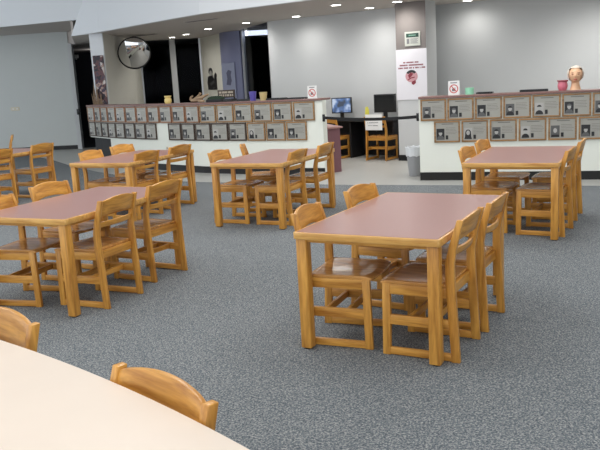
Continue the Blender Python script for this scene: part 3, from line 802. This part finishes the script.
# silhouette poster on the white wall
c = on_w(.92, .012)
t = thing('silhouette_poster', 'black and white figure poster on the white wall between dark windows', 'poster', (c.x, c.y, 1.76), rzW)
bm = B(); prism_y(bm, [(-.42, -.3), (.36, -.3), (.36, .02), (.40, .1), (.30, .16), (.2, .1), (.16, -.02), (.05, .06), (-.0, .12), (-.38, .06), (-.46, -.1)], -.004, .004); obj('figure_body', bm, M['photo_d'], t)
bm = B(); prism_y(bm, [(-.12+.17*cos(2*pi*i/20), .2+.1*sin(2*pi*i/20)) for i in range(20)], -.004, .004); obj('figure_hair', bm, M['photo_d'], t)
bm = B(); prism_y(bm, [(-.1+.12*cos(2*pi*i/20), .15+.075*sin(2*pi*i/20)) for i in range(20)], -.0075, -.0045); obj('figure_face', bm, M['photo_l'], t)
bm = B(); prism_y(bm, [(-.2, -.12), (.12, -.05), (.18, -.1), (-.15, -.2)], -.0075, -.0045); prism_y(bm, [(.0, -.24), (.2, -.22), (.2, -.26), (.02, -.28)], -.0075, -.0045); obj('figure_hands', bm, M['photo_m'], t)
# poster on the curved blue column
t = thing('grey_poster', 'faded blue grey framed poster on the curved column beside the tall dark window', 'poster', (-1.63, 20.16, 1.68), math.atan2(-.19, .35))
bm = B(); box(bm, -.2, .2, -.012, .004, -.47, .45); obj('sheet', bm, plain('poster_bluegrey', (138, 144, 168), .4, noise=.08, nscale=9), t)
bm = B(); prism_y(bm, [(-.08, -.1), (.05, -.12), (.09, .0), (.07, .14), (.1, .24), (.0, .28), (-.06, .2), (-.04, .06)], -.015, -.0125); obj('printed_figure', bm, plain('poster_figure', (86, 88, 110), .5), t)
bm = B(); box(bm, -.16, .16, -.015, -.0125, -.43, -.38); obj('dark_caption_strip', bm, M['photo_d'], t)
# collage on column end
cc = Vector((-4.465, 18.16))
t = thing('photo_collage', 'tall narrow dark red photo collage on the white column end at left', 'poster', (cc.x, cc.y, 0), math.atan2(-.13, .34))
bm = B(); box(bm, -.13, .15, -.03, -.012, 1.3, 2.42); obj('collage_sheet', bm, M['collage'], t)
bm = B()
for k in range(9):
    x = -.2+.03*k+random.uniform(-.01, .01); h = random.uniform(1.45, 1.9)
    tube(bm, [(x, -.06, 1.25), (x-.01, -.07, (1.25+h)/2), (x-.03+random.uniform(-.03, .05), -.07, h)], [.014, .012, .003], 6)
t2 = obj('dried_grass_stems', bm, plain('dried_grass', (140, 118, 96), .8, noise=.3), loc=(cc.x, cc.y, 0), rotz=math.atan2(-.13, .34)); tag(t2, 'dried brownish stems standing in front of the photo collage at left', 'dried plant')
bm = B(); box(bm, -.26, .14, -.11, -.03, 1.15, 1.25); 
o = obj('shelf_ledge', bm, M['shelf_dark'], loc=(cc.x, cc.y, 0), rotz=math.atan2(-.13, .34)); bm = None
tag(o, 'dark planter trough holding the dried stems below the photo collage', 'planter')
# mirror
mc = Vector((-3.865, 19.4, 2.48))
t = thing('convex_mirror', 'round convex security mirror with black rim hanging on the off-white wall', 'mirror', mc)
aim = Vector((.22, -.93, -.36)).normalized()
t.rotation_euler = aim.to_track_quat('Z', 'Y').to_euler()
R_ = .39; n = 40; bm = B(); prof = []
for k in range(11):
    a = k/10*R_; prof.append((max(a, .001), .10*(1-(a/R_)**2)))
lathe(bm, [(R_, -.005)]+prof[::-1], n); obj('mirror_dome', bm, M['mirror'], t, smooth=True)
bm = B(); lathe(bm, [(R_-.012, -.02), (R_+.02, -.02), (R_+.022, .012), (R_-.002, .016), (R_-.012, -.02)], n, cap=False); obj('rim', bm, M['black'], t, smooth=True)
bm = B(); lathe(bm, [(R_, -.03), (R_, -.02)], n); obj('backing', bm, M['black'], t)
bm = B(); tube(bm, [(0, 0, -.03), (-.02, 0, -.2), (-.1, 0, -.28)], .015); obj('bracket', bm, M['black'], t)

# ------------------------------------------------------------------ column items
rzC = math.atan2(CD.y, CD.x)
def cmid(a, out): v = C0+CD*a-CN*out; return v
c = cmid(.305, .008)
t = thing('wall_poster', 'tall white poster with red lettering and round emblem covering the column', 'poster', (c.x, c.y, 0), rzC)
bm = B(); box(bm, -.31, .31, -.006, 0, 1.15, 2.075); obj('sheet', bm, M['poster_white'], t)
bm = B()
for z_, hw_, wds in ((1.835, .16, 3), (1.785, .235, 3), (1.735, .265, 4)):
    x = -hw_
    while x < hw_:
        w = random.choice((.016, .02, .024)); box(bm, x, x+w*.75, -.0085, -.0061, z_-.013, z_+.013); x += w
        if random.random() < .18: x += .02
obj('red_lettering', bm, M['maroon'], t)
bm = B(); n = 24; ex, ez = .0, 1.58
prism_y(bm, [(ex+.125*cos(2*pi*i/n), ez+.11*sin(2*pi*i/n)) for i in range(n)], -.0085, -.0061); em = obj('round_emblem', bm, M['pink_print'], t)
bm = B(); prism_y(bm, [(ex+.125*cos(a), ez+.115*sin(a)) for a in [radians(40+i*7) for i in range(16)]]+[(ex+.075*cos(a), ez+.07*sin(a)) for a in [radians(145-i*7) for i in range(16)]], -.0105, -.0086); obj('dark_arc', bm, M['photo_d'], em)
bm = B(); prism_y(bm, [(-.07, 1.6), (-.02, 1.65), (.04, 1.63), (.0, 1.58), (-.05, 1.54)], -.0105, -.0086); prism_y(bm, [(.0, 1.48), (.08, 1.51), (.09, 1.46), (.04, 1.42), (.0, 1.44)], -.0105, -.0086)
prism_y(bm, [(-.08, 1.52), (-.01, 1.56), (.07, 1.57), (.06, 1.55), (-.01, 1.54), (-.07, 1.505)], -.0105, -.0086); obj('maroon_shapes', bm, M['maroon'], em)
c = cmid(.345, .008)
t = thing('information_sign', 'small framed sign with dark green header above the poster on the column', 'sign', (c.x, c.y, 0), rzC)
bm = B(); box(bm, -.155, .155, -.014, 0, 2.13, 2.385); obj('frame', bm, plain('sign_frame', (188, 190, 182), .4), t)
bm = B(); box(bm, -.125, .125, -.018, -.0141, 2.285, 2.355); hb = obj('header_band', bm, M['green_dark'], t)
bm = B(); x = -.07
while x < .07: box(bm, x, x+.012, -.02, -.0181, 2.31, 2.33); x += .018
obj('header_lettering', bm, plain('header_letters', (130, 170, 150), .5), hb)
bm = B(); box(bm, -.115, -.065, -.016, -.0141, 2.17, 2.26)
for k in range(5): box(bm, -.04, .11-.02*(k % 2), -.016, -.0141, 2.175+.019*k, 2.183+.019*k)
obj('printed_lines', bm, M['grey_ink'], t)

# ------------------------------------------------------------------ computer desk
WD = (Vector(BW[1])-Vector(BW[0])).normalized(); WN = Vector((WD.y, -WD.x)); W0 = Vector(BW[0]); rzB = math.atan2(WD.y, WD.x)
def wpt(s, out, z=0): v = W0+WD*s+WN*out; return (v.x, v.y, z)
s0, s1 = 1.45, 3.42
t = thing('computer_desk', 'black topped computer desk along the grey back wall', 'desk', wpt((s0+s1)/2, 0.02), rzB)
Ld = (s1-s0)/2
bm = B(); box(bm, -Ld, Ld, -.62, 0, .735, .765); obj('desktop', bm, M['black'], t, bevel=.003)
bm = B(); box(bm, -Ld+.03, Ld-.03, -.08, -.05, .12, .734); obj('back_panel', bm, M['shelf_dark'], t)
for x in (-Ld+.02, -.05, Ld-.05):
    bm = B(); box(bm, x, x+.03, -.56, -.085, 0, .734); obj('side_panel', bm, M['shelf_dark'], t)
def monitor(loc, rz, label, scr, w=.44, h=.32):
    t = thing('computer_monitor', label, 'monitor', loc, rz, 'computer monitors on the back desk')
    bm = B(); box(bm, -w/2, w/2, -.02, .03, .13, .13+h); obj('bezel', bm, M['black'], t, bevel=.006)
    bm = B(); box(bm, -w/2+.02, w/2-.02, -.0225, -.0201, .15, .13+h-.02); obj('screen', bm, scr, t)
    bm = B(); box(bm, -.04, .04, -.005, .03, .01, .13); obj('neck', bm, M['black'], t)
    bm = B(); lathe(bm, [(.12, 0), (.12, .008), (.05, .016)], 24); obj('stand_base', bm, M['black'], t)
    return t
monitor(wpt(2.07, .34, .766), rzB+radians(12), 'black monitor with a blue sky picture on screen, left on the back desk', M['sky_screen'])
monitor(wpt(3.09, .34, .766), rzB+radians(8), 'black monitor with a dark screen, right on the back desk', M['screen'], .46, .36)
for s, lab in ((2.1, 'black keyboard in front of the monitor with the sky picture'), (3.05, 'black keyboard in front of the dark monitor')):
    t = thing('keyboard', lab, 'keyboard', wpt(s, .52, .7655), rzB, 'keyboards on the back desk')
    bm = B(); box(bm, -.2, .2, -.06, .06, 0, .018); obj('case', bm, M['black'], t, bevel=.003)
    bm = B()
    for r_ in range(4):
        for k in range(13): box(bm, -.19+.029*k, -.166+.029*k, -.05+.026*r_, -.028+.026*r_, .0181, .023)
    obj('keys', bm, M['shelf_dark'], t)
t = thing('yellow_folder', 'yellow leaflet standing on the back desk left of the dark monitor', 'leaflet', wpt(2.70, .40, .7655), rzB)
bm = B(); prism_y(bm, [(-.055, 0), (.06, 0), (.05, .2), (.02, .26), (-.03, .24)], -.003, .003); obj('sheet', bm, M['yellow'], t)
bm = B(); box(bm, -.02, .02, .0031, .06, 0, .004); obj('foot', bm, M['yellow'], t)
# desk chairs (the photo shows their backs)
def back_chair(px, py, ang, lab): near_chair(px, py, ang, lab)
cpos = wpt(3.19, .95)
near_chair(cpos[0], cpos[1], math.degrees(math.atan2(WN.y, WN.x)), 'oak library chair at the back desk with a white notice on its back')
cpos2 = wpt(2.08, .95)
near_chair(cpos2[0], cpos2[1], math.degrees(math.atan2(WN.y, WN.x)), 'oak library chair at the back desk, mostly hidden behind the mauve service desk')
na = math.atan2(WN.y, WN.x)
t = thing('paper_notice', 'white printed notice hung on the back of the chair at the computer desk', 'notice', (cpos[0]+WN.x*.055, cpos[1]+WN.y*.055, 0), na+pi/2)
bm = B(); box(bm, -.17, .20, -.004, .0, .60, .90); obj('sheet', bm, M['paper'], t)
bm = B()
for z_, a_, b_ in ((.80, -.06, .05), (.735, -.12, .11), (.68, -.11, .10)):
    x = a_
    while x < b_: box(bm, x, x+.012, -.0055, -.0041, z_, z_+.014); x += random.choice((.016, .016, .03))
obj('printed_lines', bm, M['grey_ink'], t)

# ------------------------------------------------------------------ mauve service desk behind the curved counter's end
t = thing('service_desk', 'mauve laminate service desk end standing behind the right end of the curved counter', 'desk', (.79, 13.42, 0), 0)
bm = B(); prism(bm, [(0, 0), (-.32, -.16), (-.75, .75), (-.25, 1.1)], 0, .765)
for v in bm.verts: pass
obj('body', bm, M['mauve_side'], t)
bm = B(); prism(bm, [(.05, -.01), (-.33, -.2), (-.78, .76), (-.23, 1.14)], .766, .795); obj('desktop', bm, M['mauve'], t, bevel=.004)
# ------------------------------------------------------------------ waste bin
t = thing('waste_bin', 'grey plastic waste bin with white liner at the left end of the right counter', 'bin', (1.93, 12.35, 0))
bm = B(); lathe(bm, [(.1, 0), (.105, .01), (.145, .44), (.15, .45), (.14, .45), (.1, .02)], 28, cap=False); bm.verts.ensure_lookup_table(); bm.faces.new([bm.verts[i] for i in range(28)]); obj('body', bm, M['bin'], t, smooth=True)
bm = B(); lathe(bm, [(.128, .34), (.147, .33), (.152, .42), (.158, .465), (.15, .475), (.136, .46), (.125, .30)], 40, cap=False)
for v in bm.verts:
    a = math.atan2(v.co.y, v.co.x); v.co.z += .008*sin(9*a)+.004*sin(17*a); k = 1+.02*sin(13*a); v.co.x *= k; v.co.y *= k
obj('liner', bm, M['bag'], t, smooth=True)
# ------------------------------------------------------------------ belt barrier across the gap
ea = Vector((.50, 12.99)); eb = Vector((1.905, 11.81))
t = thing('belt_barrier', 'black retractable belt stretched across the gap between the two counters', 'belt barrier', (ea.x, ea.y, 0))
bm = B(); n = 14; prev = None
d = eb-ea; nn = Vector((-d.y, d.x)).normalized()*.002
rows = []
for i in range(n+1):
    f = i/n; p = d*f; z = .985-.06*4*f*(1-f)*.55-.03*f+.03*f
    rows.append([bm.verts.new((p.x+s*nn.x, p.y+s*nn.y, z+q)) for s, q in ((-1, -.024), (1, -.024), (1, .024), (-1, .024))])
for a, b in zip(rows, rows[1:]):
    for k in range(4): bm.faces.new((a[k], a[(k+1) % 4], b[(k+1) % 4], b[k]))
bm.faces.new(rows[0]); bm.faces.new(rows[-1][::-1]); obj('belt', bm, M['belt'], t)
for p in (Vector((0, 0)), d):
    bm = B(); box(bm, p.x-.022, p.x+.022, p.y-.022, p.y+.03, .92, 1.04); obj('wall_clip', bm, M['black'], t, bevel=.003)
# ------------------------------------------------------------------ small fittings on the left wall and in the hallway
lw = (Vector(LW[2])-Vector(LW[1])).normalized(); lr = math.atan2(lw.y, lw.x)
def lwp(s, out=.02): v = Vector(LW[1])+lw*s; return (v.x+lw.y*out, v.y-lw.x*out)
x, y = lwp(.55, .004)
t = thing('wall_plate', 'small ivory wall plate on the light grey left wall', 'wall plate', (x, y, 1.22), lr)
bm = B(); box(bm, -.13, .13, -.01, 0, -.05, .05); obj('plate', bm, M['socket'], t, bevel=.002)
bm = B(); box(bm, -.08, -.04, -.016, -.0101, -.02, .02); box(bm, .04, .08, -.016, -.0101, -.02, .02); obj('switch', bm, M['paper'], t)
t = thing('door_lever', 'black latch plate on the edge of the left wall beside the dark hallway', 'latch', (-6.1, 21.88, 1.05), lr)
bm = B(); box(bm, -.03, .03, -.03, 0.01, -.08, .08); obj('plate', bm, M['black'], t, bevel=.003)
bm = B(); box(bm, 0, .1, -.06, -.031, -.012, .012); obj('lever', bm, M['black'], t, bevel=.003)
t = thing('alarm_strobe', 'small white alarm light high in the dark hallway', 'alarm light', (-6.35, 23.2, 2.63), 0)
bm = B(); box(bm, -.06, .06, -.0, .05, -.05, .05); obj('housing', bm, M['paper'], t, bevel=.004)
bm = B(); lathe(bm, [(.03, -.06), (.02, -.09)], 12); obj('lens', bm, M['paper'], t)
t = thing('framed_picture', 'dark framed picture on the hallway wall beyond the left opening', 'picture', (-6.2, 27.38, 1.75), 0)
bm = B(); box(bm, -.5, .4, -.04, 0, -.35, .35); obj('frame', bm, plain('picture_frame_dark', (34, 30, 34), .5), t, bevel=.004)
bm = B(); box(bm, -.44, .34, -.046, -.0401, -.29, .29); obj('canvas', bm, plain('picture_dark', (66, 58, 68), .5, noise=.4, nscale=4), t)
x, y = lpt(7.9)
a, b = Vector(lpt(8.2)), Vector(lpt(7.6)); dr = (b-a).normalized()
t = thing('outlet_cover', 'white outlet cover in the lower face of the curved counter', 'outlet', (lpt(8.6)[0]+dr.y*.004, lpt(8.6)[1]-dr.x*.004, .42), math.atan2(dr.y, dr.x))
bm = B(); box(bm, -.035, .035, -.008, 0, -.055, .055); obj('plate', bm, M['socket'], t, bevel=.002)
bm = B(); box(bm, -.015, .015, -.011, -.0081, .01, .04); box(bm, -.015, .015, -.011, -.0081, -.04, -.01); obj('socket', bm, M['grey_ink'], t)
# ceiling vents
for i, (x, y, lab) in enumerate(((-1.75, 15.9, 'grey slotted air vent in the low ceiling above the middle of the curved counter'), (-3.6, 19.6, 'grey slotted air vent in the low ceiling beside the round mirror'))):
    t = thing('ceiling_vent', lab, 'air vent', (x, y, ZS), radians(-38), 'air vents in the low ceiling')
    bm = B(); box(bm, -.45, .45, -.08, .08, -.012, -.001); obj('frame', bm, M['soffit'], t, bevel=.002)
    bm = B()
    for k in range(3): box(bm, -.42, .42, -.055+.04*k, -.04+.04*k, -.02, -.0121)
    obj('slats', bm, M['taupe'], t)
# dark book shelves inside the second dark room
t = thing('bookcase', 'dark bookcase seen dimly through the tall window', 'bookcase', (-.2, 22.6, 0), 0)
bm = B()
for z_ in (0, .45, .9, 1.35, 1.8): box(bm, -.75, .75, -.15, .15, z_, z_+.03)
box(bm, -.78, -.751, -.15, .15, 0, 1.83); box(bm, .751, .78, -.15, .15, 0, 1.83); obj('shelves', bm, M['shelf_dark'], t)

# ------------------------------------------------------------------ view
vs = sc.view_settings
sc.display_settings.display_device = 'sRGB'
vs.view_transform = 'Standard'; vs.look = 'None'; vs.gamma = 1; vs.use_curve_mapping = False; vs.exposure = 0
